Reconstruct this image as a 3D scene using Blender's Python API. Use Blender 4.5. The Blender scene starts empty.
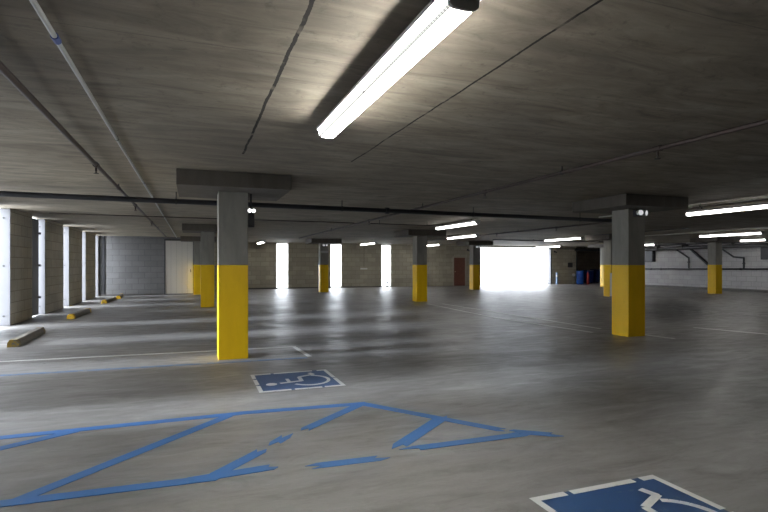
import bpy, bmesh, math, random
from mathutils import Vector, Matrix
random.seed(7)
S = 1.35                       # one planning unit (camera height) in metres
sc = bpy.context.scene
C = sc.collection
PI = math.pi

# ------------------------------------------------------------------ helpers
def add_box(bm, x0, x1, y0, y1, z0, z1, bev=0.0):
    r = bmesh.ops.create_cube(bm, size=1.0)
    vs = r['verts']
    for v in vs:
        v.co = Vector(((x0+x1)/2 + v.co.x*(x1-x0), (y0+y1)/2 + v.co.y*(y1-y0), (z0+z1)/2 + v.co.z*(z1-z0)))
    if bev > 0:
        es = list({e for v in vs for e in v.link_edges})
        bmesh.ops.bevel(bm, geom=es, offset=bev, segments=2, affect='EDGES', profile=0.6)
    return vs

def add_tube(bm, a, b, r, seg=12, r2=None):
    a, b = Vector(a), Vector(b); d = b-a
    q = d.to_track_quat('Z', 'Y').to_matrix().to_4x4()
    m = Matrix.Translation((a+b)/2) @ q
    bmesh.ops.create_cone(bm, cap_ends=True, segments=seg, radius1=r, radius2=r if r2 is None else r2, depth=d.length, matrix=m)

def add_path(bm, pts, r, seg=12):
    for p, q in zip(pts[:-1], pts[1:]):
        add_tube(bm, p, q, r, seg)
    for p in pts[1:-1]:
        bmesh.ops.create_uvsphere(bm, u_segments=seg, v_segments=8, radius=r*1.02, matrix=Matrix.Translation(Vector(p)))

def add_lathe(bm, prof, seg=24, m=Matrix.Identity(4)):
    rings = []
    for r, z in prof:
        rings.append([bm.verts.new(m @ Vector((r*math.cos(2*PI*k/seg), r*math.sin(2*PI*k/seg), z))) for k in range(seg)])
    for A, B in zip(rings[:-1], rings[1:]):
        for k in range(seg):
            bm.faces.new((A[k], A[(k+1) % seg], B[(k+1) % seg], B[k]))
    bm.faces.new(list(reversed(rings[0]))); bm.faces.new(rings[-1])

def add_prism(bm, prof, axis, a, b):
    """prof: list of 2-D points; extruded along axis 'x' or 'y' from a to b"""
    def P(p, t):
        return Vector((t, p[0], p[1])) if axis == 'x' else Vector((p[0], t, p[1])) if axis == 'y' else Vector((p[0], p[1], t))
    A = [bm.verts.new(P(p, a)) for p in prof]; B = [bm.verts.new(P(p, b)) for p in prof]
    n = len(prof)
    bm.faces.new(A); bm.faces.new(list(reversed(B)))
    for k in range(n):
        bm.faces.new((A[k], B[k], B[(k+1) % n], A[(k+1) % n]))

def obj(name, bm, mat, parent=None, smooth=False, loc=None):
    bmesh.ops.recalc_face_normals(bm, faces=bm.faces)
    me = bpy.data.meshes.new(name); bm.to_mesh(me); bm.free()
    if smooth:
        for p in me.polygons: p.use_smooth = True
        try: me.set_sharp_from_angle(angle=math.radians(40))
        except Exception: pass
    me.materials.append(mat)
    o = bpy.data.objects.new(name, me); C.objects.link(o)
    if parent is not None: o.parent = parent
    if loc is not None: o.location = loc
    return o

def tag(o, label, cat, group=None):
    o['label'] = label; o['category'] = cat
    if group: o['group'] = group
    return o

def thing(name, label, cat, loc=(0, 0, 0), rz=0.0, group=None):
    o = bpy.data.objects.new(name, None); C.objects.link(o)
    o.location = loc; o.rotation_euler = (0, 0, rz); o.empty_display_size = .2
    return tag(o, label, cat, group)

def struct(name, bm, mat, parent=None, label=None, cat=None):
    o = obj(name, bm, mat, parent)
    if parent is None: o['kind'] = 'structure'
    if label: o['label'] = label
    if cat: o['category'] = cat
    return o

def dup(root, loc, rz, label, group=None):
    r = root.copy(); C.objects.link(r); r.location = loc; r.rotation_euler = (0, 0, rz); r['label'] = label
    if group: r['group'] = group
    for ch in list(root.children):
        c = ch.copy(); C.objects.link(c); c.parent = r
        for g in list(ch.children):
            d = g.copy(); C.objects.link(d); d.parent = c
    return r

def U(x, y, z=0.0): return (x*S, y*S, z*S)

# ------------------------------------------------------------------ materials
class NT:
    def __init__(s, name):
        s.m = bpy.data.materials.new(name); s.m.use_nodes = True
        s.t = s.m.node_tree; s.t.nodes.clear()
        s.out = s.n('ShaderNodeOutputMaterial')
    def n(s, typ, **kw):
        nd = s.t.nodes.new(typ)
        for k, v in kw.items():
            if k.startswith('i_'): nd.inputs[k[2:].replace('_', ' ')].default_value = v
            else: setattr(nd, k, v)
        return nd
    def l(s, a, b): s.t.links.new(a, b)
    def math(s, op, a, b=None, clamp=False):
        nd = s.n('ShaderNodeMath', operation=op, use_clamp=clamp)
        for i, v in enumerate((a, b)):
            if v is None: continue
            if isinstance(v, (int, float)): nd.inputs[i].default_value = v
            else: s.l(v, nd.inputs[i])
        return nd.outputs[0]
    def mix(s, fac, a, b, blend='MIX'):
        nd = s.n('ShaderNodeMix', data_type='RGBA', blend_type=blend)
        for sock, v in ((nd.inputs['Factor'], fac), (nd.inputs['A'], a), (nd.inputs['B'], b)):
            if isinstance(v, (int, float)): sock.default_value = v
            elif isinstance(v, tuple): sock.default_value = v if len(v) == 4 else (*v, 1)
            else: s.l(v, sock)
        return nd.outputs['Result']
    def ramp(s, fac, stops):
        nd = s.n('ShaderNodeValToRGB'); cr = nd.color_ramp
        cr.elements[0].position, cr.elements[1].position = stops[0][0], stops[-1][0]
        cr.elements[0].color = (*[stops[0][1]]*3, 1); cr.elements[1].color = (*[stops[-1][1]]*3, 1)
        for p, v in stops[1:-1]:
            e = cr.elements.new(p); e.color = (v, v, v, 1)
        s.l(fac, nd.inputs[0]); return nd.outputs[0]
    def noise(s, vec, scale, detail=4, rough=.55, dist=0.0):
        nd = s.n('ShaderNodeTexNoise'); nd.inputs['Scale'].default_value = scale
        nd.inputs['Detail'].default_value = detail; nd.inputs['Roughness'].default_value = rough
        nd.inputs['Distortion'].default_value = dist
        s.l(vec, nd.inputs['Vector']); return nd.outputs['Fac']
    def pos(s):
        return s.n('ShaderNodeTexCoord').outputs['Object']
    def scaled(s, vec, sx, sy, sz, rz=0):
        nd = s.n('ShaderNodeMapping'); nd.inputs['Scale'].default_value = (sx, sy, sz)
        nd.inputs['Rotation'].default_value = (0, 0, rz)
        s.l(vec, nd.inputs['Vector']); return nd.outputs[0]
    def bsdf(s, col, rough=.6, metal=0.0, spec=.5, bump=None, bstr=.3, bdist=.01):
        b = s.n('ShaderNodeBsdfPrincipled')
        if isinstance(col, tuple): b.inputs['Base Color'].default_value = (*col[:3], 1)
        else: s.l(col, b.inputs['Base Color'])
        if isinstance(rough, (int, float)): b.inputs['Roughness'].default_value = rough
        else: s.l(rough, b.inputs['Roughness'])
        b.inputs['Metallic'].default_value = metal
        b.inputs['Specular IOR Level'].default_value = spec
        if bump is not None:
            bp = s.n('ShaderNodeBump'); bp.inputs['Strength'].default_value = bstr; bp.inputs['Distance'].default_value = bdist
            s.l(bump, bp.inputs['Height']); s.l(bp.outputs[0], b.inputs['Normal'])
        s.l(b.outputs[0], s.out.inputs[0]); return b

def simple(name, col, rough=.6, metal=0.0, var=.15, scale=6, spec=.5):
    t = NT(name); p = t.pos()
    n = t.noise(p, scale, 5, .6)
    dark = tuple(c*(1-var) for c in col); light = tuple(min(1, c*(1+var)) for c in col)
    t.bsdf(t.mix(n, dark, light), rough, metal, spec, bump=n, bstr=.08, bdist=.004)
    return t.m

def emit(name, col, strength):
    t = NT(name); e = t.n('ShaderNodeEmission'); e.inputs[0].default_value = (*col, 1); e.inputs[1].default_value = strength
    t.l(e.outputs[0], t.out.inputs[0]); return t.m

# floor: sealed, trowelled concrete with stains and tyre wear
def floor_mat():
    t = NT('floor_concrete'); p = t.pos()
    big = t.noise(p, .28, 4, .6, .4)
    mid = t.noise(t.scaled(p, .7, 2.2, 1), 1.1, 6, .62, .6)
    fine = t.noise(p, 38, 4, .6)
    base = t.mix(t.ramp(big, [(.3, 0), (.7, 1)]), (.12, .115, .112), (.235, .224, .215))
    base = t.mix(t.math('MULTIPLY', t.ramp(mid, [(.42, 0), (.75, 1)]), .45), base, (.30, .295, .285))
    st = t.noise(t.scaled(p, 1.0, 3.0, 1, .2), 1.7, 5, .7, 1.2)
    base = t.mix(t.math('MULTIPLY', t.ramp(st, [(.50, 0), (.68, 1)]), .45), base, (.085, .078, .072))
    base = t.mix(.10, base, t.mix(fine, (0, 0, 0), (1, 1, 1)), 'OVERLAY')
    r = t.noise(t.scaled(p, .8, 2.6, 1), 2.1, 6, .65, .8)
    rough = t.math('ADD', t.math('MULTIPLY', r, .75), .08)
    b = t.bsdf(base, rough, 0, .5, bump=t.noise(t.scaled(p, 2.5, 9, 1), 1.6, 6, .6), bstr=.22, bdist=.012)
    return t.m

def ceiling_mat():
    t = NT('ceiling_board_formed_concrete'); p = t.pos()
    sx = t.noise(t.scaled(p, .75, 3.2, 1), 1.5, 8, .68, 1.0)
    big = t.noise(p, .55, 5, .6, .8)
    c = t.mix(t.ramp(sx, [(.3, 0), (.7, 1)]), (.17, .147, .118), (.39, .345, .272))
    c = t.mix(t.math('MULTIPLY', t.ramp(big, [(.4, 0), (.68, 1)]), .55), c, (.145, .125, .103))
    sp = t.noise(p, 9, 6, .75, .5)
    c = t.mix(t.math('MULTIPLY', t.ramp(sp, [(.56, 0), (.68, 1)]), .45), c, (.11, .097, .08))
    # board joints across, and two long pour joints along the bay
    sep = t.n('ShaderNodeSeparateXYZ'); t.l(p, sep.inputs[0])
    wob = t.math('MULTIPLY', t.math('SUBTRACT', t.noise(p, 1.6, 7, .7), .5), .12)
    def joint(ax, x0, w, amp=1.0):
        v = t.math('ADD', sep.outputs[ax], t.math('MULTIPLY', wob, amp))
        d = t.math('ABSOLUTE', t.math('SUBTRACT', v, x0))
        return t.math('LESS_THAN', d, w)
    j = t.math('MAXIMUM', joint('X', .39*S, .012, .45), joint('X', 1.33*S, .009, .4))
    j = t.math('MULTIPLY', j, t.math('LESS_THAN', sep.outputs['Y'], 4.4*S))
    j = t.math('MAXIMUM', j, joint('X', 5.6*S, .005, .3))
    brk = t.ramp(t.noise(p, 3.5, 3, .6), [(.30, .15), (.45, 1)])
    c = t.mix(t.math('MULTIPLY', j, brk), c, (.03, .027, .024))
    fr = t.math('FRACT', t.math('DIVIDE', sep.outputs['Y'], 1.22))
    pl = t.math('LESS_THAN', t.math('ABSOLUTE', t.math('SUBTRACT', fr, .5)), .0035)
    c = t.mix(t.math('MULTIPLY', pl, .35), c, (.06, .055, .05))
    t.bsdf(c, .8, 0, .25, bump=t.math('ADD', sx, t.math('MULTIPLY', sp, .4)), bstr=.35, bdist=.012)
    return t.m

def block_mat(name, axis, ca, cb, mortar, bw=.50, bh=.252, var=.5):
    t = NT(name); p = t.pos()
    sep = t.n('ShaderNodeSeparateXYZ'); t.l(p, sep.inputs[0])
    cmb = t.n('ShaderNodeCombineXYZ'); t.l(sep.outputs[axis], cmb.inputs[0]); t.l(sep.outputs['Z'], cmb.inputs[1])
    br = t.n('ShaderNodeTexBrick'); t.l(cmb.outputs[0], br.inputs['Vector'])
    br.offset = .5; br.squash = 1
    br.inputs['Scale'].default_value = 1; br.inputs['Brick Width'].default_value = bw; br.inputs['Row Height'].default_value = bh
    br.inputs['Mortar Size'].default_value = .009; br.inputs['Mortar Smooth'].default_value = .25
    br.inputs['Color1'].default_value = (*ca, 1); br.inputs['Color2'].default_value = (*cb, 1); br.inputs['Mortar'].default_value = (*mortar, 1)
    n = t.noise(p, 1.3, 6, .65, .6); f = t.noise(p, 45, 3, .7)
    c = t.mix(t.math('MULTIPLY', t.ramp(n, [(.35, 0), (.75, 1)]), var), br.outputs['Color'], tuple(v*.55 for v in ca))
    c = t.mix(.25, c, t.mix(f, (0.1, .1, .1), (.9, .9, .9)), 'OVERLAY')
    hgt = t.math('ADD', t.math('MULTIPLY', br.outputs['Fac'], -1.0), t.math('MULTIPLY', f, .25))
    t.bsdf(c, .85, 0, .2, bump=hgt, bstr=.5, bdist=.012)
    return t.m

def paint_mat(name, col, worn, amount=.5, scale=9, rough=.55):
    t = NT(name); p = t.pos()
    n = t.noise(p, scale, 7, .75, .6); v = t.noise(p, 2.0, 3, .5)
    m = t.ramp(n, [(amount, 0), (amount+.08, 1)])
    c = t.mix(v, tuple(x*.85 for x in col), tuple(min(1, x*1.1) for x in col))
    t.bsdf(t.mix(m, c, worn), rough, 0, .4, bump=n, bstr=.1, bdist=.003)
    return t.m

def column_mat(name, lo, hi, rough=.75, stain=.35):
    t = NT(name); p = t.pos()
    n = t.noise(t.scaled(p, 3, 3, .8), 1.8, 6, .65, .4); f = t.noise(p, 30, 3, .6)
    c = t.mix(t.ramp(n, [(.3, 0), (.7, 1)]), lo, hi)
    c = t.mix(t.math('MULTIPLY', t.ramp(t.noise(p, 4.3, 6, .7), [(.62, 0), (.72, 1)]), stain), c, tuple(v*.45 for v in lo))
    t.bsdf(c, rough, 0, .35, bump=f, bstr=.12, bdist=.003)
    return t.m

def lens_mat(name, strength, col=(1, .985, .93)):
    """prismatic wrap-around lens: bright, with the fine diamond ribbing darkening its sides"""
    t = NT(name); p = t.pos()
    sep = t.n('ShaderNodeSeparateXYZ'); t.l(p, sep.inputs[0])
    a = t.math('ADD', sep.outputs['Y'], sep.outputs['Z']); b = t.math('SUBTRACT', sep.outputs['Y'], sep.outputs['Z'])
    def rib(v):
        return t.math('GREATER_THAN', t.math('SINE', t.math('MULTIPLY', v, 240.0)), .72)
    ribs = t.math('MAXIMUM', rib(a), rib(b))
    side = t.math('GREATER_THAN', t.math('ABSOLUTE', sep.outputs['X']), .056)
    low = t.math('LESS_THAN', sep.outputs['Z'], .0065)
    zone = t.math('MULTIPLY', side, low)
    dark = t.math('MULTIPLY', zone, t.math('ADD', .986, t.math('MULTIPLY', ribs, .011)))
    st = t.math('MULTIPLY', t.math('SUBTRACT', 1.0, dark), strength)
    e = t.n('ShaderNodeEmission'); e.inputs[0].default_value = (*col, 1); t.l(st, e.inputs[1])
    t.l(e.outputs[0], t.out.inputs[0]); return t.m

LAMP = 26.0
M = dict(
    floor=floor_mat(), ceiling=ceiling_mat(),
    block_y=block_mat('concrete_block_side', 'Y', (.52, .485, .40), (.44, .41, .335), (.27, .25, .205)),
    block_x=block_mat('concrete_block_back', 'X', (.47, .435, .35), (.355, .33, .265), (.24, .22, .18)),
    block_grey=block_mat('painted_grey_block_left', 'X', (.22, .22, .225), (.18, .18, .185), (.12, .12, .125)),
    block_white=block_mat('white_painted_block_right', 'Y', (.40, .39, .395), (.36, .35, .355), (.24, .235, .24)),
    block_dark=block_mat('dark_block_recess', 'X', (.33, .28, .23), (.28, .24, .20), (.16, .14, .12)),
    shaft=column_mat('column_bare_concrete', (.185, .178, .16), (.27, .258, .228)),
    yellow=column_mat('column_safety_yellow', (.78, .47, .004), (.86, .54, .008), .42, .18),
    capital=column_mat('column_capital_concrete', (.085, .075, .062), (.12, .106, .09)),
    jamb=simple('jamb_white_metal', (.105, .107, .117), .4, 0, .08, 5),
    bolt=simple('bolt_dark_steel', (.05, .05, .05), .5, .6),
    black=simple('black_painted_steel', (.012, .013, .018), .45, 0, .2),
    rust=simple('red_brown_sprinkler_pipe', (.045, .031, .027), .55, 0, .3),
    grey_pipe=simple('galvanised_conduit', (.42, .43, .43), .4, .5, .2),
    white_pipe=simple('white_painted_conduit', (.75, .74, .66), .45, 0, .05),
    blue_coupling=simple('blue_coupling', (.05, .08, .25), .5),
    housing=simple('fixture_white_enamel', (.45, .45, .47), .4, 0, .05),
    lens=lens_mat('fixture_prismatic_lens', LAMP), lens_far=emit('fixture_lens', (1, .985, .94), 5.5),
    stop=simple('wheel_stop_concrete', (.19, .175, .15), .8, 0, .3, 9),
    stop_worn=paint_mat('wheel_stop_worn_yellow', (.26, .17, .02), (.12, .11, .09), .46, 14),
    stopy=paint_mat('wheel_stop_yellow', (.62, .38, .01), (.17, .15, .12), .55, 14),
    blue_tape=paint_mat('blue_floor_tape', (.038, .135, .36), (.14, .17, .22), .60, 16),
    blue_faint=paint_mat('faded_blue_paint', (.11, .18, .32), (.17, .18, .20), .50, 7),
    blue_sign=paint_mat('blue_floor_sign', (.020, .062, .165), (.07, .10, .16), .60, 12, .5),
    white_paint=paint_mat('white_floor_paint', (.58, .58, .57), (.26, .26, .255), .60, 11),
    white_faint=paint_mat('worn_white_line', (.40, .40, .39), (.22, .215, .21), .48, 8),
    door=simple('door_red_brown_wood', (.17, .062, .042), .5, 0, .25, 8),
    frame=simple('door_frame_beige', (.38, .34, .28), .6),
    brass=simple('handle_metal', (.5, .42, .28), .3, .9),
    panel=simple('white_sheet_panel', (.55, .53, .50), .6, 0, .05, 2),
    trimdark=simple('dark_trim', (.04, .04, .042), .6),
    plastic_black=simple('black_plastic', (.015, .015, .02), .5),
    plastic_white=simple('white_plastic', (.8, .8, .8), .35, 0, .03),
    glow=emit('emergency_head_lens', (.95, .98, 1), .2), glow_hi=emit('emergency_head_lens_bright', (.95, .98, 1), 3.0),
    bin_blue=simple('blue_bin_plastic', (.01, .10, .55), .35, 0, .1, 3),
    bin_navy=simple('navy_bin_plastic', (.008, .03, .17), .4, 0, .1, 3),
    red=simple('red_enamel', (.55, .04, .03), .35, 0, .1), 
    bluegrey=simple('pale_blue_standpipe', (.25, .38, .60), .45, 0, .1),
    cabinet=simple('grey_cabinet_metal', (.42, .42, .40), .5, 0, .08),
    kerb=simple('kerb_concrete', (.11, .105, .10), .85, 0, .25),
    duct=simple('dark_duct', (.035, .034, .036), .55, 0, .3),
    ground=simple('pale_driveway', (.55, .55, .55), .8, 0, .1, .7),
    facade=simple('white_render', (.80, .80, .80), .8, 0, .03, .6),
    glass=simple('window_glass_grey', (.35, .38, .42), .15, 0, .1),
)

# ------------------------------------------------------------------ the setting
H = 1.92                                     # ceiling
YB, YL, XL, XR, YN, RY = 21.4, 18.4, -2.8, 19.3, -3.0, 12.6
XE = 22.6
def sbox(bm, x0, x1, y0, y1, z0, z1, bev=0): add_box(bm, x0*S, x1*S, y0*S, y1*S, z0*S, z1*S, bev)

bm = bmesh.new(); sbox(bm, XL-.15, XE+.2, YN-.2, 23.2, -.15, 0); struct('floor', bm, M['floor'])
bm = bmesh.new(); sbox(bm, XL-.15, XE+.2, YN-.2, 23.2, H, H+.07); struct('ceiling', bm, M['ceiling'])
bm = bmesh.new(); sbox(bm, -60, XL-.16, -30, 60, -.12, -.03); sbox(bm, XL-.16, 60, 23.21, 60, -.12, -.03); struct('ground', bm, M['ground'])

# left wall: block piers with open slots between them
piers = [(YN, 3.45), (4.10, 5.42), (6.05, 7.30), (7.95, 9.42), (9.98, 11.20), (12.08, 13.66), (14.2, 15.78), (16.25, 17.80)]
for a, b in piers:
    bm = bmesh.new(); sbox(bm, XL-.15, XL, a, b, 0, H); struct('wall_left', bm, M['block_y'])
bm = bmesh.new(); sbox(bm, XL-.15, XL, 18.26, 18.4, 0, H); struct('wall_left', bm, M['block_y'])
# white metal jamb plates on the pier ends that face the camera, with their bolts
for n, y in enumerate([4.10, 6.05, 7.95, 9.98, 12.08, 14.2, 16.25, 18.26]):
    bm = bmesh.new(); sbox(bm, XL-.15, XL+.004, y-.022, y-.002, 0.005, H-.01, .003)
    j = struct('trim_%d' % (n+1), bm, M['jamb'])
    for z in (.16, .98, 1.76):
        bm = bmesh.new(); add_tube(bm, ((XL-.085)*S, (y-.022)*S, z*S), ((XL-.085)*S, (y-.030)*S, z*S), .020, 10)
        obj('bolt', bm, M['bolt'], j)
# black steel posts standing in the first and last slots
def dark_leaf(label, x0, x1, y0, y1, hx, hy):
    t = thing('steel_gate_leaf', label, 'gate', U(x0, y0))
    bm = bmesh.new(); add_box(bm, 0, (x1-x0)*S, 0, (y1-y0)*S, .02, (H-.03)*S, .006); obj('gate_panel', bm, M['black'], t)
    for z in (.45, 1.30, 2.15):
        bm = bmesh.new(); add_box(bm, hx, hx+.07, hy, hy+.05, z, z+.06, .004); obj('hinge', bm, M['bolt'], t)
dark_leaf('black steel gate leaf in the slot beyond the nearest block pier, left wall', -2.885, -2.86, 11.22, 11.88, .02, .83)
dark_leaf('narrow black steel leaf standing against the back wall in the far left corner', -2.79, -2.63, 18.36, 18.385, .05, -.052)

# back wall, left bay
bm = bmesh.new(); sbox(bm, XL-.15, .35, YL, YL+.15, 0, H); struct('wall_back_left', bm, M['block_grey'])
bm = bmesh.new(); sbox(bm, .35, .5, YL, YB, 0, H); struct('wall_inner', bm, M['block_y'])
# back wall with slots, door hole and drive entrance
bm = bmesh.new()
T = .15
for a, b in ((.5, 3.24), (3.72, 5.55), (6.03, 7.87), (8.33, 12.9), (17.0, 18.66)):
    sbox(bm, a, b, YB, YB+T, 0, H)
for a, b in ((3.24, 3.72), (5.55, 6.03), (7.87, 8.33)):
    sbox(bm, a, b, YB, YB+T, H-.04, H); sbox(bm, a, b, YB, YB+T, 0, .03)
sbox(bm, 12.9, 17.0, YB, YB+T, 1.83, H)
struct('wall_back', bm, M['block_x'])
bm = bmesh.new(); sbox(bm, 16.97, 17.04, YB-.05, YB+T+.02, 0, 1.83, .004); struct('trim_9', bm, M['jamb'])
bm = bmesh.new(); sbox(bm, 12.88, 12.93, YB-.02, YB+T+.02, 0, 1.83, .004); struct('trim_10', bm, M['jamb'])
# recess for the bins, right wall, wall behind the viewer
bm = bmesh.new(); sbox(bm, 18.66, XE+.15, 23.0, 23.15, 0, H); struct('wall_recess_back', bm, M['block_dark'])
bm = bmesh.new(); sbox(bm, 18.51, 18.66, YB+T, 23.0, 0, H); sbox(bm, XE, XE+.15, 19.0, 23.0, 0, H); struct('wall_recess_side', bm, M['block_dark'])
bm = bmesh.new(); sbox(bm, XR, XR+.15, YN, 19.0, 0, H); struct('wall_right', bm, M['block_white'])
bm = bmesh.new(); sbox(bm, XR+.15, XE+.15, 18.85, 19.0, 0, H); struct('wall_recess_front', bm, M['block_dark'])
bm = bmesh.new(); sbox(bm, XL-.15, XR+.15, YN-.15, YN, 0, H); struct('wall_front', bm, M['block_dark'])
# kerbs
for nm, b in (('trim_11', (XR-.14, XR, 9.0, 18.9, 0, .09)), ('trim_12', (1.2, 3.25, YB-.16, YB, 0, .055)), ('trim_13', (3.75, 5.5, YB-.05, YB, 0, .05)),
              ('trim_14', (6.1, 7.85, YB-.05, YB, 0, .05)), ('trim_15', (XL, -.9, YL-.06, YL, 0, .05))):
    bm = bmesh.new(); sbox(bm, *b, .006); struct(nm, bm, M['kerb'])

# white sheet door in the far left bay
d2 = bpy.data.objects.new('door_2', None); C.objects.link(d2); d2.location = U(-.43, YL-.012); d2['kind'] = 'structure'
bm = bmesh.new()
for k in range(5):
    add_box(bm, -.57+k*.23, -.57+k*.23+.224, -.02, .012, .05, 2.42, .003)
obj('door_panel', bm, M['panel'], d2)
bm = bmesh.new(); add_box(bm, -.615, -.575, -.035, .014, 0, 2.5, .004); add_box(bm, -.575, .60, -.035, .014, 2.42, 2.5, .004); obj('door_frame', bm, M['trimdark'], d2)
bm = bmesh.new(); add_box(bm, .47, .50, -.06, -.02, 1.0, 1.14, .004); obj('door_handle', bm, M['bolt'], d2)

# red-brown door in the back wall
d1 = bpy.data.objects.new('door_1', None); C.objects.link(d1); d1.location = U(11.77, YB-.01); d1['kind'] = 'structure'
bm = bmesh.new()
add_box(bm, -.47, -.40, -.05, .013, 0, 1.86, .005); add_box(bm, .40, .47, -.05, .013, 0, 1.86, .005); add_box(bm, -.40, .40, -.05, .013, 1.79, 1.86, .005)
obj('door_frame', bm, M['frame'], d1)
bm = bmesh.new(); add_box(bm, -.398, .398, -.03, .01, .01, 1.788, .003)
for x0, x1 in ((-.32, -.04), (.04, .32)):
    for z0, z1 in ((.15, .80), (.92, 1.22), (1.32, 1.68)):
        add_box(bm, x0, x1, -.042, -.028, z0, z1, .008)
obj('door_leaf', bm, M['door'], d1)
bm = bmesh.new(); add_tube(bm, (-.34, -.03, .9), (-.34, -.08, .9), .014); bmesh.ops.create_uvsphere(bm, u_segments=14, v_segments=8, radius=.032, matrix=Matrix.Translation((-.34, -.09, .9))); obj('door_handle', bm, M['brass'], d1, True)

# ------------------------------------------------------------------ columns
CW = .30*S
def make_column(label, x, y, cap=(1.10, 1.0)):
    t = thing('concrete_column', label, 'column', U(x, y), 0, 'square concrete columns painted yellow at the foot')
    h = CW/2
    bm = bmesh.new(); add_box(bm, -h, h, -h, h, .995*S, 1.77*S, .008); obj('shaft', bm, M['shaft'], t)
    bm = bmesh.new(); add_box(bm, -h-.002, h+.002, -h-.002, h+.002, 0, .995*S, .008); obj('yellow_base', bm, M['yellow'], t)
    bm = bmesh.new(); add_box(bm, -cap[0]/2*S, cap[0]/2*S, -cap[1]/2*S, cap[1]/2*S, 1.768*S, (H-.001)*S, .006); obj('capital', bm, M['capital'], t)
    return t
hw = .15
cols = [
    ('yellow-footed column nearest the camera, just left of the blue wheelchair sign', .25+hw, 5.62+hw),
    ('large yellow-footed column seen corner-on with a twin-head white lamp at its top', 5.63+hw, 5.44+hw),
    ('yellow-footed column showing just left of the nearest column, in front of the pale panel', .17+hw, 12.65+hw),
    ('yellow-footed column between the third back-wall slot and the red-brown door', 5.64+hw, 12.58+hw),
    ('yellow-footed column with a grey metal cabinet before it, behind the large corner-on column', 12.12+hw, 12.40+hw),
    ('yellow-footed column in front of the pipe-lined white wall on the right', 16.70+hw, 12.4+hw),
    ('yellow-footed column against the far left wall beside the pale sheet panel', .02+hw, 18.08+hw),
    ('yellow-footed column between the first two slots of the back wall', 4.30+hw, 18.1+hw),
    ('yellow-footed column at the left side of the bright drive entrance', 10.42+hw, 17.8+hw),
    ('slim distant column right of the blue bins, lit white along its left side', 17.37+hw, 18.1+hw),
]
c0 = None
for lab, x, y in cols:
    if c0 is None: c0 = make_column(lab, x, y)
    else: dup(c0, U(x, y), 0, lab)
for ch in []: pass

# ------------------------------------------------------------------ fluorescent fixtures
def make_fixture(label, x, y0, near):
    L = 1.79*S; t = thing('fluorescent_lamp', label, 'lamp', U(x, y0+.895, 1.81), 0, 'twin-tube ceiling lamps')
    L2 = L/2
    t.scale = (.92, .975 if near else .98, 1)
    # steel channel above, wider than the lens
    bm = bmesh.new()
    add_prism(bm, [(-.066, .049), (-.100, .046), (-.102, .066), (-.06, .098), (.06, .098), (.102, .066), (.100, .046), (.066, .049)], 'y', -L2, L2)
    obj('housing', bm, M['housing'], t)
    for s in (-1, 1):
        bm = bmesh.new()
        a, b = (-L2+.012, -.010) if s < 0 else (.010, L2-.012)
        add_prism(bm, [(-.066, .050), (-.075, .032), (-.074, .006), (-.054, -.009), (0, -.013), (.054, -.009), (.074, .006), (.075, .032), (.066, .050)], 'y', a, b)
        obj('lens', bm, M['lens'] if near else M['lens_far'], t)
    bm = bmesh.new()
    add_prism(bm, [(-.068, .050), (-.077, .030), (-.076, .005), (-.055, -.011), (0, -.015), (.055, -.011), (.076, .005), (.077, .030), (.068, .050)], 'y', -.009, .009)
    obj('centre_band', bm, M['housing'], t)
    for s in (-1, 1):
        bm = bmesh.new()
        a, b = (L2-.014, L2+.004) if s > 0 else (-L2-.004, -L2+.014)
        add_prism(bm, [(-.100, .066), (-.080, .030), (-.078, .002), (-.057, -.013), (0, -.017), (.057, -.013), (.078, .002), (.080, .030), (.100, .066), (.06, .100), (-.06, .100)], 'y', a, b)
        obj('end_cap', bm, M['housing'], t)
    for s in (-1, 1):
        bm = bmesh.new(); add_tube(bm, (0, s*L2*.72, .095), (0, s*L2*.72, (H-1.81)*S-.0015), .012, 8)
        obj('hanger', bm, M['black'], t)
    return t
fx = [
    ('long fluorescent lamp with prismatic lens overhead at top centre, by far the nearest', .795, 1.392),
    ('fluorescent lamp above the column right of the third slot, nearer of that pair', 5.26, 8.80),
    ('fluorescent lamp above the red-brown door, the farther and smaller of that pair', 7.58, 12.70),
    ('short-looking distant fluorescent lamp left of the red-brown door, partly behind a column', 9.62, 19.1),
    ('distant fluorescent lamp near the back wall between second and third slots', 6.6, 18.6),
    ('distant tilted-looking lamp just right of the nearest column, before the first slot', 2.42, 18.9),
    ('fluorescent lamp above the drive entrance, left of the slim columns', 11.42, 12.85),
    ('far fluorescent lamp over the drive entrance, nearly lost in the glare', 15.6, 18.9),
    ('fluorescent lamp glimpsed immediately right of the large corner-on column', 17.9, 15.9),
    ('nearest of the lamps at the right edge, running out of the picture', 7.64, 4.38),
    ('fluorescent lamp above the right-hand yellow column, middle of the right-edge lamps', 13.98, 9.08),
    ('lowest-looking lamp at the right edge, close to the white pipe-lined wall', 17.88, 11.5),
]
for k, (lab, x, y0) in enumerate(fx): make_fixture(lab, x, y0, k == 0)

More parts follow.
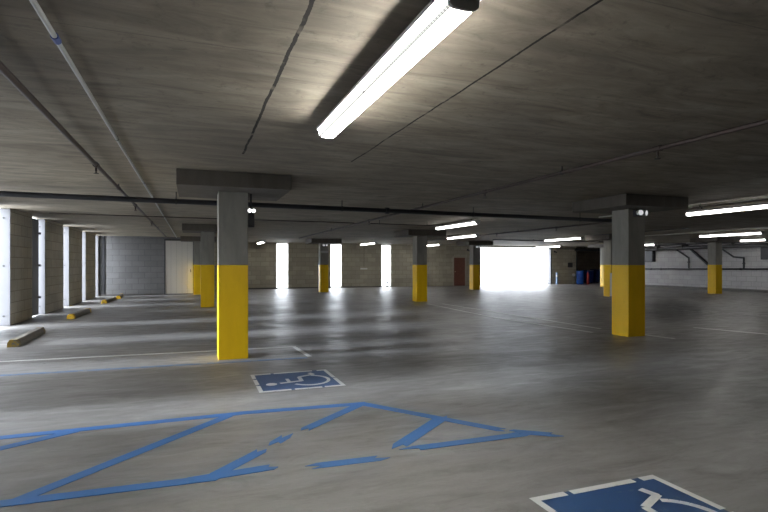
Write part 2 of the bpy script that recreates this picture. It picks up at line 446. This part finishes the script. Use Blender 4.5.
# ------------------------------------------------------------------ pipes under the ceiling
def pipe(name, label, pts, r, mat, heads=(), cat='pipe', couplings=(), coupling_mat=None, clamps=()):
    p0 = Vector(U(*pts[0])); t = thing(name, label, cat, p0)
    bm = bmesh.new(); add_path(bm, [Vector(U(*p))-p0 for p in pts], r); obj('pipe_run', bm, M[mat], t, True)
    d = (Vector(U(*pts[1]))-p0).normalized()
    for y in couplings:
        c = Vector(U(*y))-p0; bm = bmesh.new(); add_tube(bm, c-d*.035, c+d*.035, r*1.45, 14); obj('coupling', bm, M[coupling_mat or mat], t, True)
    for y in heads:
        c = Vector(U(*y))-p0; bm = bmesh.new()
        add_tube(bm, c-d*.045, c+d*.045, r*1.35, 14)
        add_tube(bm, c, c-Vector((0, 0, .075)), .012, 10)
        add_tube(bm, c-Vector((0, 0, .10)), c-Vector((0, 0, .075)), .006, 8)
        add_tube(bm, c-Vector((0, 0, .104)), c-Vector((0, 0, .098)), .028, 14)
        obj('sprinkler_head', bm, M['rust'], t, True)
    for y in clamps:
        c = Vector(U(*y))-p0; top = H*S-(p0.z+c.z)-.0015
        bm = bmesh.new(); add_tube(bm, c-d*.012, c+d*.012, r*1.18, 14)
        if top > r*1.3: add_tube(bm, c+Vector((0, 0, r)), c+Vector((0, 0, top)), .008, 8)
        obj('clamp', bm, M['bolt'], t, True)
    return t
zc = H-.012
pipe('water_pipe', 'thick black pipe crossing the whole ceiling just behind the nearest column', [(-2.78, 6.89, 1.80), (7.45, 7.30, 1.80)], .044, 'black',
     couplings=[(-2.5, 6.90, 1.80), (2.7, 7.11, 1.80)], clamps=[(x, 6.89+(x+2.78)*.0401, 1.80) for x in (-2.3, -.2, 2, 4.2, 6.4)])
pipe('conduit', 'thin pale grey conduit running along the ceiling at upper left', [(-.51, -2, zc-.01), (-.51, 18.3, zc-.01)], .014, 'grey_pipe',
     couplings=[(-.51, 2.36, zc-.01)], coupling_mat='blue_coupling', clamps=[(-.51, y, zc-.01) for y in (1.2, 4.1, 6.2, 9, 12, 15)])
pipe('sprinkler_pipe', 'dark rusty sprinkler pipe at upper left, beside the pale conduit', [(-.79, -2, 1.868), (-.79, 17.6, 1.868)], .024, 'rust',
     heads=[(-.79, 5.05, 1.868), (-.79, 8.3, 1.868), (-.79, 11.4, 1.868)], clamps=[(-.79, y, 1.868) for y in (2.6, 6.5, 13.5)])
pipe('sprinkler_pipe', 'long brown sprinkler pipe sweeping from upper right to centre of the ceiling', [(3.23, -2, 1.86), (3.23, 16.5, 1.86)], .022, 'rust',
     heads=[(3.23, 2.85, 1.86), (3.23, 5.25, 1.86), (3.23, 9.5, 1.86)], clamps=[(3.23, y, 1.86) for y in (1.4, 3.9, 7.0, 12.4)])
pipe('sprinkler_pipe', 'dark sprinkler pipe over the middle lamps, in front of the drive entrance', [(7.95, 8.0, 1.865), (7.95, 16.8, 1.865)], .024, 'rust',
     heads=[(7.95, 9.8, 1.865), (7.95, 12.3, 1.865)], clamps=[(7.95, 11.3, 1.865)])
pipe('conduit', 'pale conduit beside the nearest right-edge lamp', [(7.15, 2.5, 1.89), (7.15, 7.6, 1.89)], .019, 'white_pipe', couplings=[(7.15, 5.72, 1.885)], clamps=[(7.15, 5.55, 1.885)])
pipe('conduit', 'pale conduit alongside the lamp above the right-hand yellow column', [(13.05, 6.5, 1.885), (13.05, 12.5, 1.885)], .019, 'white_pipe', couplings=[(13.05, 10.4, 1.885)])
pipe('conduit', 'thin dark conduit crossing the ceiling beyond the thick black pipe', [(-2.2, 9.75, 1.84), (3.05, 9.91, 1.84)], .012, 'rust')
pipe('conduit', 'thin dark conduit crossing the ceiling, right of the long brown sprinkler pipe', [(3.4, 9.92, 1.84), (5.0, 9.97, 1.84)], .012, 'rust', clamps=[(3.6, 9.925, 1.84), (4.7, 9.96, 1.84)])
pipe('conduit', 'dark conduit leading from ceiling lamp to the slim columns by the entrance', [(11.45, 12.4, zc-.01), (11.45, 9.2, zc-.01)], .014, 'black')
pipe('conduit', 'dark conduit above the drive entrance near the back wall', [(9.8, 15.4, 1.87), (19.0, 15.4, 1.87)], .022, 'black', clamps=[(x, 15.4, 1.87) for x in (11.5, 14.5, 17.5)])

# pipes on the right wall
XW = XR-.06
pipe('wall_pipe', 'long black horizontal pipe along the white right wall, half way up', [(XW, 9.0, .86), (XW, 18.8, .80)], .042, 'black',
     couplings=[(XW, y, .86-.06*(y-9)/9.8) for y in (11.9, 13.31, 14.6, 15.46, 16.8, 17.3)])
pipe('wall_pipe', 'thin black pipe stepping diagonally down the right wall, left of two', [(XW, 16.2, 1.74), (XW, 15.46, 1.27), (XW, 15.46, .83)], .042, 'black', couplings=[(XW, 15.46, 1.1)])
pipe('wall_pipe', 'thick black diagonal pipe running down behind the right-hand yellow column', [(XW, 15.6, 1.84), (XW, 14.45, .86)], .07, 'black')
pipe('wall_pipe', 'black cranked pipe right of the right-hand yellow column', [(XW, 14.2, 1.72), (XW, 13.58, 1.29), (XW, 13.2, 1.25), (XW, 13.2, .85)], .042, 'black', couplings=[(XW, 13.2, 1.05)])
pipe('drain_pipe', 'dark drain pipe high along the top of the right wall', [(XR-.35, 10.0, 1.70), (XR-.3, 18.7, 1.68)], .10, 'duct',
     couplings=[(XR-.33, y, 1.73) for y in (12.0, 13.4, 15.5, 16.7)], clamps=[(XR-.33, y, 1.725) for y in (11.2, 14.3, 17.4)])
pipe('drain_pipe', 'second thin dark pipe just under the ceiling at the right wall', [(XR-.2, 9.5, 1.84), (XR-.2, 18.7, 1.84)], .035, 'black', clamps=[(XR-.2, y, 1.84) for y in (11.8, 15, 17.8)])
def wall_box(label, y, z0, z1, wy, dx, name='electrical_box'):
    t = thing(name, label, 'box', U(XR-.004, y, z0)); h = (z1-z0)*S
    bm = bmesh.new(); add_box(bm, -dx, 0, -wy/2, wy/2, 0, h, .01); obj('box_body', bm, M['plastic_black'], t)
    bm = bmesh.new(); add_box(bm, -dx-.015, -dx, -wy/2+.02, wy/2-.02, .02, h-.02, .006); obj('box_cover', bm, M['plastic_black'], t)
wall_box('dark box high on the right wall at the very edge of the picture', 12.25, 1.18, 1.64, .75, .22)
wall_box('dark box high on the right wall next to the large corner-on column', 17.45, 1.12, 1.62, .85, .22)

# ------------------------------------------------------------------ wheel stops
def wheel_stop(label, x, y, rz=0, end='stopy'):
    t = thing('wheel_stop', label, 'wheel stop', U(x, y), rz, 'concrete wheel stops along the left wall')
    prof = [(-.085, 0), (.085, 0), (.080, .07), (.050, .12), (-.050, .12), (-.080, .07)]
    bm = bmesh.new(); add_prism(bm, prof, 'y', -.80, .80)
    bmesh.ops.bevel(bm, geom=list(bm.edges), offset=.006, segments=1, affect='EDGES'); obj('stop_body', bm, M['stop'], t)
    for s in (-1, 1):
        bm = bmesh.new(); pr = [(a*1.01, b*1.01) for a, b in prof]
        add_prism(bm, pr, 'y', *sorted((s*.79, s*.915))); obj('painted_end', bm, M[end], t)
    return t
w0 = wheel_stop('dark concrete wheel stop nearest the camera, at the left edge', -2.06, 8.05, .03, 'stop_worn')
w1 = None
for lab, x, y, r in (('concrete wheel stop with yellow end, second from the camera along the left wall', -2.08, 11.5, -.04),
                     ('concrete wheel stop with yellow end, third along the left wall', -2.12, 15.55, -.05),
                     ('farthest wheel stop with yellow end, in the far left corner', -2.08, 17.35, .06)):
    if w1 is None: w1 = wheel_stop(lab, x, y, r)
    else: dup(w1, U(x, y), r, lab)

# ------------------------------------------------------------------ floor markings (thin real paint)
def strip_pts(bm, pts, w, z0=.0005, z1=.003):
    for (x0, y0), (x1, y1) in zip(pts[:-1], pts[1:]):
        a, b = Vector((x0*S, y0*S)), Vector((x1*S, y1*S)); d = (b-a).normalized(); n = Vector((-d.y, d.x))*w/2
        prof = [tuple(a+n), tuple(a-n), tuple(b-n), tuple(b+n)]
        add_prism(bm, prof, 'z', z0, z1)
def ragged(bm, a, b, w, z0=.0005, z1=.003, torn=(1, 1)):
    """strip whose ends are torn"""
    a, b = Vector((a[0]*S, a[1]*S)), Vector((b[0]*S, b[1]*S)); d = (b-a).normalized(); n = Vector((-d.y, d.x))*w/2
    pr = [a+n, a+n*.3-d*random.uniform(.02, .12)*torn[0], a-n*.2+d*.03*torn[0], a-n-d*random.uniform(-.03, .05)*torn[0],
          b-n, b-n*.3+d*random.uniform(.02, .12)*torn[1], b+n*.2-d*.03*torn[1], b+n+d*random.uniform(-.03, .05)*torn[1]]
    add_prism(bm, [tuple(p) for p in pr], 'z', z0, z1)
def pw(vals):  # world -> local of marking
    return vals
hat = thing('aisle_hatching', 'blue striped access aisle marking taped across the floor in the foreground', 'floor marking', (0, 0, 0))
tw = .092
segs = [((-1.9, 3.53), (.30, 3.56)), ((.30, 3.565), (1.16, 3.50)),                   # far edge
        ((-1.6, 2.60), (.10, 2.525)), ((-.02, 2.535), (.37, 2.56)), ((.58, 2.50), (.90, 2.485)),  # near edge
        ((1.13, 2.55), (1.82, 2.54)),
        ((1.14, 3.50), (1.74, 2.66)), ((1.80, 2.60), (1.98, 2.47)),                     # closing diagonal
        ((-.74, 2.53), (.22, 3.53)), ((.10, 2.56), (.34, 2.80)), ((.43, 2.90), (.50, 2.98)), ((.64, 3.08), (1.10, 3.47)),
        ((1.07, 2.62), (1.50, 2.98)), ((-1.7, 2.9), (-.66, 3.53))]
for k, (a, b) in enumerate(segs):
    bm = bmesh.new(); z = .003+.0004*(k % 4)
    ragged(bm, a, b, tw if k not in (12,) else .115, .0004, z, (1, 1)); obj('stripe', bm, M['blue_tape'], hat)

def isa(label, x0, y0, W=.67, D=.68):
    t = thing('wheelchair_sign', label, 'floor sign', (x0*S, y0*S, 0))
    g = W*S; gd = D*S
    bm = bmesh.new(); add_box(bm, 0, g, 0, gd, .0004, .002); obj('blue_field', bm, M['blue_sign'], t)
    bw = .044
    def P(u, v): return ((1-v)*g, u*gd)
    bm = bmesh.new()
    def bx(x0, x1, y0, y1): add_box(bm, x0, x1, y0, y1, .002, .0032)
    for a, b in ((-.02, .22), (.26, .74), (.80, g+.02)): bx(a, b, gd-bw, gd+.004)      # far edge, broken
    for a, b in ((-.02, .32), (.36, .66), (.69, g+.02)): bx(a, b, -.004, bw)           # near edge
    for a, b in ((bw, .30), (.36, .62), (.68, gd-bw)): bx(-.02, -.02+bw, a, b)
    for a, b in ((bw, .40), (.44, gd-bw)): bx(g-bw+.02, g+.02, a, b)
    obj('white_border', bm, M['white_paint'], t)
    bm = bmesh.new()
    def line(pts, w):
        for (u0, v0), (u1, v1) in zip(pts[:-1], pts[1:]):
            a, b = Vector(P(u0, v0)), Vector(P(u1, v1)); d = (b-a).normalized(); n = Vector((-d.y, d.x))*w/2
            add_prism(bm, [tuple(a+n), tuple(a-n), tuple(b-n), tuple(b+n)], 'z', .002, .0034)
    cx, cy = P(.36, .83)
    add_prism(bm, [(cx+.062*math.cos(q*PI/8), cy+.062*math.sin(q*PI/8)) for q in range(16)], 'z', .002, .0034)
    line([(.38, .72), (.43, .44)], .050); line([(.42, .60), (.60, .60)], .040)
    line([(.42, .44), (.66, .43), (.76, .21)], .048); line([(.75, .22), (.86, .25)], .048)
    line([(.44+.27*math.cos(math.radians(q)), .34+.25*math.sin(math.radians(q))) for q in range(125, 350, 12)], .040)
    obj('wheelchair_symbol', bm, M['white_paint'], t)
isa('blue and white wheelchair sign painted on the floor beyond the hatching', .50, 4.08)
isa('blue and white wheelchair sign cut off by the bottom edge of the picture', 1.36, 1.15)

def fline(name, label, runs, w, mat):
    t = thing(name, label, 'floor marking', U(*runs[0][0]))
    o = Vector(runs[0][0])
    for r in runs:
        bm = bmesh.new(); strip_pts(bm, [tuple(Vector(p)-o) for p in r], w); obj('painted_line', bm, M[mat], t)
fline('parking_line', 'thin white line running from left edge past the nearest column', [[(-2.0, 6.33), (1.13, 6.22)], [(1.15, 6.24), (1.19, 5.5)]], .065, 'white_paint')
fline('parking_line', 'faded blue line just in front of the nearest column', [[(-2.1, 5.55), (1.15, 5.44)]], .085, 'blue_faint')
fline('parking_line', 'worn white line reaching the large corner-on column from the left', [[(5.60, 11.8), (5.30, 8.2)], [(5.30, 8.2), (5.52, 6.0)]], .08, 'white_paint')
fline('parking_line', 'worn white line passing behind the large corner-on column', [[(5.95, 11.7), (5.95, 6.3)], [(5.97, 6.0), (6.09, 5.1)]], .08, 'white_paint')
fline('parking_line', 'white line on the right, running out of the picture below the edge lamps', [[(7.45, 5.9), (7.85, 4.6)]], .08, 'white_paint')
fline('parking_line', 'distant white line right of the large corner-on column', [[(9.7, 9.0), (10.7, 6.2)]], .09, 'white_faint')
fline('parking_line', 'distant white line before the right-hand yellow column', [[(12.4, 11.5), (13.4, 8.2)]], .09, 'white_faint')

# ------------------------------------------------------------------ emergency lights and cameras
def emergency(label, x, y, z, rz, hi=False, drop=False, body='plastic_black'):
    t = thing('emergency_light', label, 'emergency light', U(x, y, z), rz)
    bm = bmesh.new(); add_box(bm, -.045 if drop else -.075, .045 if drop else .075, 0, .09, -.20 if drop else -.06, 0 if drop else .06, .01); obj('battery_box', bm, M[body], t)
    if drop:
        bm = bmesh.new(); add_tube(bm, (0, .045, 0), (0, .045, (1.768-z)*S-.002), .014, 10); obj('bracket', bm, M['black'], t)
    zz = .035 if drop else .0; hw_, hr = (.022, .62) if drop else (.062, 1.25)
    for s, yy in ((-1, -.05), (1, -.03)):
        bm = bmesh.new(); m = Matrix.Translation((s*hw_, yy, zz)) @ Matrix.Scale(hr, 4) @ Matrix.Rotation(math.radians(95), 4, 'X') @ Matrix.Rotation(math.radians(18*s), 4, 'Y')
        add_lathe(bm, [(.018, -.05), (.034, -.03), (.044, .03), (.044, .042)], 18, m); hd = obj('lamp_head', bm, M['plastic_white'], t, True)
        bm = bmesh.new(); m2 = m @ Matrix.Translation((0, 0, .0425)); add_lathe(bm, [(.038, 0), (.036, .004)], 18, m2); obj('head_lens', bm, M['glow_hi' if hi else 'glow'], hd)
    return t
emergency('lit twin-head lamp over a black box hanging at right of the nearest column', .592, 5.70, 1.555, 0, True, True)
emergency('twin-head white lamp at the top of the large corner-on column', 5.76, 5.44-.069, 1.71, 0)
emergency('twin-head lamp at top of the column between first two slots', 4.45, 18.03, 1.70, 0)
emergency('small twin-head lamp at top of the column beside the drive entrance', 10.57, 17.73, 1.70, 0)
emergency('small twin-head lamp at top of the farthest slim column', 17.45, 18.03, 1.68, 0)
# notice plate on D column
t = thing('notice_plate', 'small pale notice plate on the grey part of the column between first two slots', 'sign', U(4.45, 18.085, 1.42))
bm = bmesh.new(); add_box(bm, -.17, .17, -.012, 0, 0, .11, .003); obj('plate', bm, M['cabinet'], t)
def security_camera(label, x, y, z):
    t = thing('security_camera', label, 'camera', U(x, y, z))
    bm = bmesh.new(); add_box(bm, -.05, .05, -.02, 0, -.06, .06, .005); add_tube(bm, (0, -.02, 0), (0, -.10, -.01), .014); obj('mount', bm, M['black'], t)
    bm = bmesh.new(); m = Matrix.Translation((0, -.11, -.03)) @ Matrix.Rotation(math.radians(105), 4, 'X')
    add_lathe(bm, [(.03, -.08), (.045, -.07), (.045, .09), (.05, .10)], 16, m); obj('camera_body', bm, M['plastic_black'], t, True)
    bm = bmesh.new(); add_lathe(bm, [(.028, .10), (.02, .112)], 14, m); obj('camera_lens', bm, M['bolt'], t, True)
security_camera('small black camera high on the wall right of the red-brown door', 12.22, YB-.002, 1.70)
security_camera('small black camera on the wall corner at the right of the drive entrance', 17.25, YB-.002, 1.66)
pipe('conduit', 'thin vertical conduit on the wall right of the red-brown door', [(12.4, YB-.03, 1.66), (12.4, YB-.03, .55)], .02, 'bolt')
t = thing('electrical_box', 'small grey box at foot of the conduit right of the red-brown door', 'box', U(12.4, YB-.002, .32))
bm = bmesh.new(); add_box(bm, -.12, .12, -.10, 0, 0, .30, .01); obj('box_body', bm, M['cabinet'], t)
bm = bmesh.new(); add_box(bm, -.10, .10, -.112, -.10, .02, .28, .004); obj('box_cover', bm, M['housing'], t)
# small sign on back wall
t = thing('wall_sign', 'small white sign on the back wall between second and third slots', 'sign', U(7.04, YB-.002, .79))
bm = bmesh.new(); add_box(bm, -.22, .22, -.015, 0, 0, .075, .004); obj('sign_plate', bm, M['plastic_white'], t)
pipe('conduit', 'thin vertical conduit above the small white sign on the back wall', [(7.04, YB-.02, 1.8), (7.04, YB-.02, .90)], .010, 'bolt')
# standpipe in the third slot
t = thing('standpipe', 'small black standpipe standing in the third bright slot', 'standpipe', U(8.14, YB+.02, .03))
bm = bmesh.new(); add_lathe(bm, [(.075, 0), (.075, .02), (.04, .03), (.04, .22), (.065, .24), (.065, .29), (.03, .34)], 16); obj('standpipe_body', bm, M['plastic_black'], t, True)
bm = bmesh.new(); add_tube(bm, (-.11, 0, .20), (.11, 0, .20), .028); obj('outlet', bm, M['plastic_black'], t, True)

# grey cabinet beside column G
t = thing('utility_cabinet', 'narrow grey metal cabinet peeking out behind the left edge of the large corner-on column', 'cabinet', U(12.10, 12.30))
bm = bmesh.new(); add_box(bm, -.075, .075, -.08, .08, .03, 1.0, .01); obj('cabinet_body', bm, M['cabinet'], t)
bm = bmesh.new(); add_box(bm, -.062, .062, -.09, -.08, .10, .95, .004); dr = obj('cabinet_door', bm, M['cabinet'], t)
bm = bmesh.new(); add_box(bm, .035, .05, -.10, -.088, .5, .6, .003); obj('latch', bm, M['bolt'], dr)
bm = bmesh.new(); add_box(bm, -.085, .085, -.09, .09, 0, .03, .004); obj('plinth', bm, M['kerb'], t)

# ------------------------------------------------------------------ bin corner
def wheelie(label, x, y, w, h, mat, rz=0):
    t = thing('wheeled_bin', label, 'bin', U(x, y), rz, 'wheeled bins in the recess')
    a, b = w*.42, w*.5
    bm = bmesh.new()
    r0 = [bm.verts.new(p) for p in ((-a, -a, .06), (a, -a, .06), (a, a, .06), (-a, a, .06))]
    r1 = [bm.verts.new(p) for p in ((-b, -b, h-.08), (b, -b, h-.08), (b, b, h-.08), (-b, b, h-.08))]
    bm.faces.new(r0[::-1]); bm.faces.new(r1)
    for k in range(4): bm.faces.new((r0[k], r0[(k+1) % 4], r1[(k+1) % 4], r1[k]))
    bmesh.ops.bevel(bm, geom=list(bm.edges), offset=.03, segments=3, affect='EDGES'); obj('bin_body', bm, M[mat], t, True)
    bm = bmesh.new(); add_prism(bm, [(-b-.03, h-.08), (b+.05, h-.08), (b+.05, h-.03), (b-.05, h), (-b+.1, h-.01), (-b-.03, h-.05)], 'x', -b-.02, b+.02); obj('lid', bm, M[mat], t)
    bm = bmesh.new(); add_tube(bm, (-b*.8, b+.07, h-.10), (b*.8, b+.07, h-.10), .016); add_tube(bm, (-b*.8, b-.02, h-.13), (-b*.8, b+.08, h-.10), .012); add_tube(bm, (b*.8, b-.02, h-.13), (b*.8, b+.08, h-.10), .012); obj('handle', bm, M['plastic_black'], t)
    for s in (-1, 1):
        bm = bmesh.new(); add_tube(bm, (s*(a+.0), a, .095), (s*(a+.05), a, .095), .095, 20); obj('wheel', bm, M['plastic_black'], t, True)
def barrel(label, x, y, r, h, mat):
    t = thing('plastic_drum', label, 'drum', U(x, y))
    prof = [(r*.93, 0), (r*.98, .03), (r, .1*h), (r, .31*h), (r*1.05, .33*h), (r*1.05, .36*h), (r, .38*h), (r, .62*h), (r*1.05, .64*h), (r*1.05, .67*h), (r, .69*h), (r, .93*h), (r*1.03, .95*h), (r*1.03, .985*h), (r*.9, h)]
    bm = bmesh.new(); add_lathe(bm, prof, 32); obj('drum_body', bm, M[mat], t, True)
    bm = bmesh.new(); add_tube(bm, (r*.5, 0, h-.002), (r*.5, 0, h+.025), .035, 14); obj('bung', bm, M['plastic_black'], t, True)
barrel('bright blue plastic drum at the left of the bin corner', 18.60, 21.1, .23, .93, 'bin_blue')
t = thing('fire_extinguisher', 'tall red cylinder standing between the blue drum and the navy bins', 'extinguisher', U(19.02, 21.0))
bm = bmesh.new(); add_lathe(bm, [(.08, 0), (.09, .02), (.09, .66), (.07, .74), (.04, .79), (.035, .82)], 20); obj('cylinder', bm, M['red'], t, True)
bm = bmesh.new(); add_box(bm, -.05, .07, -.018, .018, .82, .86, .006); add_box(bm, -.03, .10, -.012, .012, .88, .90, .004); add_tube(bm, (0, 0, .82), (0, 0, .89), .02); obj('valve_handle', bm, M['plastic_black'], t)
wheelie('navy blue wheeled bin just right of the red cylinder', 19.50, 21.5, .52, .97, 'bin_navy')
wheelie('navy blue wheeled bin at the back of the recess, behind the red cylinder', 19.15, 22.35, .60, 1.02, 'bin_navy')
wheelie('navy blue wheeled bin farthest right in the recess', 20.45, 21.9, .60, 1.02, 'bin_navy')
# round white gauge, black box, pale blue post on the short wall
t = thing('hose_reel', 'small round white hose reel on the short wall left of the blue drum', 'hose reel', U(18.40, YB-.004, .47))
bm = bmesh.new(); add_tube(bm, (0, 0, 0), (0, -.07, 0), .03, 12); obj('mount', bm, M['bolt'], t, True)
bm = bmesh.new(); add_tube(bm, (0, -.05, 0), (0, -.13, 0), .105, 24); obj('reel_disc', bm, M['plastic_white'], t, True)
t = thing('electrical_box', 'dark box on the short wall above the round white reel', 'box', U(18.2, YB-.004, .86))
bm = bmesh.new(); add_box(bm, -.16, .16, -.12, 0, 0, .32, .01); obj('box_body', bm, M['duct'], t)
bm = bmesh.new(); add_box(bm, -.13, .13, -.135, -.12, .03, .29, .004); obj('box_cover', bm, M['duct'], t)
t = thing('bollard', 'short pale blue bollard at the right jamb of the drive entrance', 'bollard', U(17.2, 21.15))
bm = bmesh.new(); add_lathe(bm, [(.09, 0), (.09, .03), (.065, .04), (.065, .74), (.05, .80), (.02, .83)], 18); obj('post_body', bm, M['bluegrey'], t, True)
bm = bmesh.new(); add_lathe(bm, [(.067, .52), (.068, .53), (.068, .64), (.067, .65)], 18); obj('reflective_band', bm, M['plastic_white'], t, True)
pipe('downpipe', 'black vertical downpipe at the corner between short wall and bin recess', [(18.62, YB-.04, .02), (18.62, YB-.04, 1.88)], .035, 'black', clamps=[])
pipe('drain_pipe', 'tangle of dark pipes under the ceiling above the bins, front run', [(18.2, 21.0, 1.74), (21.8, 20.6, 1.72)], .06, 'duct', couplings=[(18.6, 20.96, 1.735), (19.4, 20.87, 1.73)])
pipe('drain_pipe', 'thin dark pipe above the bins crossing towards the entrance', [(17.2, 21.2, 1.80), (21.8, 21.2, 1.80)], .03, 'duct', clamps=[(x, 21.2, 1.80) for x in (17.8, 19, 20.4)])

# ------------------------------------------------------------------ outside, washed out by daylight
t = thing('neighbouring_building', 'white building with grey windows across the drive, washed out in the entrance glare', 'building', U(22, 34))
bm = bmesh.new(); add_box(bm, -14, 16, 0, 6, -.05, 5.6); obj('wall', bm, M['facade'], t)
bm = bmesh.new(); add_box(bm, -14.2, 16.2, -.2, 6.2, 5.6, 5.8, .03); obj('roof_edge', bm, M['facade'], t)
for x in (-9.0, -5.6, -2.6, .6, 4.4):
    bm = bmesh.new(); add_box(bm, x, x+1.2, -.05, .03, 1.0, 2.5, .01); f = obj('window_frame', bm, M['facade'], t)
    bm = bmesh.new(); add_box(bm, x+.08, x+1.12, -.07, -.05, 1.08, 2.42); obj('pane', bm, M['glass'], f)
bm = bmesh.new(); add_box(bm, 12*S, 28*S, 27.0*S, 27.2*S, -.03*S, .10, .02); tag(obj('kerb', bm, M['ground']), 'pale kerb across the drive outside the entrance', 'kerb')
for x in (14.6, 18.0):
    t = thing('drive_bollard', 'small grey bollard on the drive outside, %s of the two' % ('left' if x < 16 else 'right'), 'bollard', U(x, 25.6, -.03))
    bm = bmesh.new(); add_lathe(bm, [(.10, 0), (.10, .05), (.08, .07), (.08, .28), (.05, .33)], 16); obj('post_body', bm, M['cabinet'], t, True)

# ------------------------------------------------------------------ light: bright overcast sky outside
w = bpy.data.worlds.new('sky'); sc.world = w; w.use_nodes = True
bg = w.node_tree.nodes['Background']; bg.inputs[0].default_value = (.86, .92, 1.0, 1); bg.inputs[1].default_value = 6.0

sl = bpy.data.lights.new('low_daylight', 'SUN'); so = bpy.data.objects.new('low_daylight', sl); C.objects.link(so)
sl.energy = 3.4; sl.angle = math.radians(9); sl.color = (.82, .90, 1.0)
el = math.radians(16); so.rotation_euler = Vector((math.cos(el), .02, -math.sin(el))).to_track_quat('-Z', 'Y').to_euler()
so.location = (-30, 5, 12)

# ------------------------------------------------------------------ camera
F, VP, HY = 512.0, 193.0, 264.6
th = math.atan((384-VP)/F)
cam = bpy.data.cameras.new('camera'); co = bpy.data.objects.new('camera', cam); C.objects.link(co)
co.location = (0, 0, S); co.rotation_euler = (PI/2, 0, -th)
cam.sensor_width = 36.0; cam.lens = 36.0*F/768; cam.shift_y = (HY-256)/768
cam.clip_start = .05; cam.clip_end = 500
sc.camera = co

vs = sc.view_settings
sc.display_settings.display_device = 'sRGB'
vs.view_transform = 'Standard'; vs.look = 'None'; vs.gamma = 1; vs.use_curve_mapping = False; vs.exposure = 1.6
cy = sc.cycles
cy.use_denoising = True
cy.max_bounces = 10; cy.diffuse_bounces = 6; cy.glossy_bounces = 4
cy.sample_clamp_indirect = 6.0; cy.caustics_reflective = False; cy.caustics_refractive = False
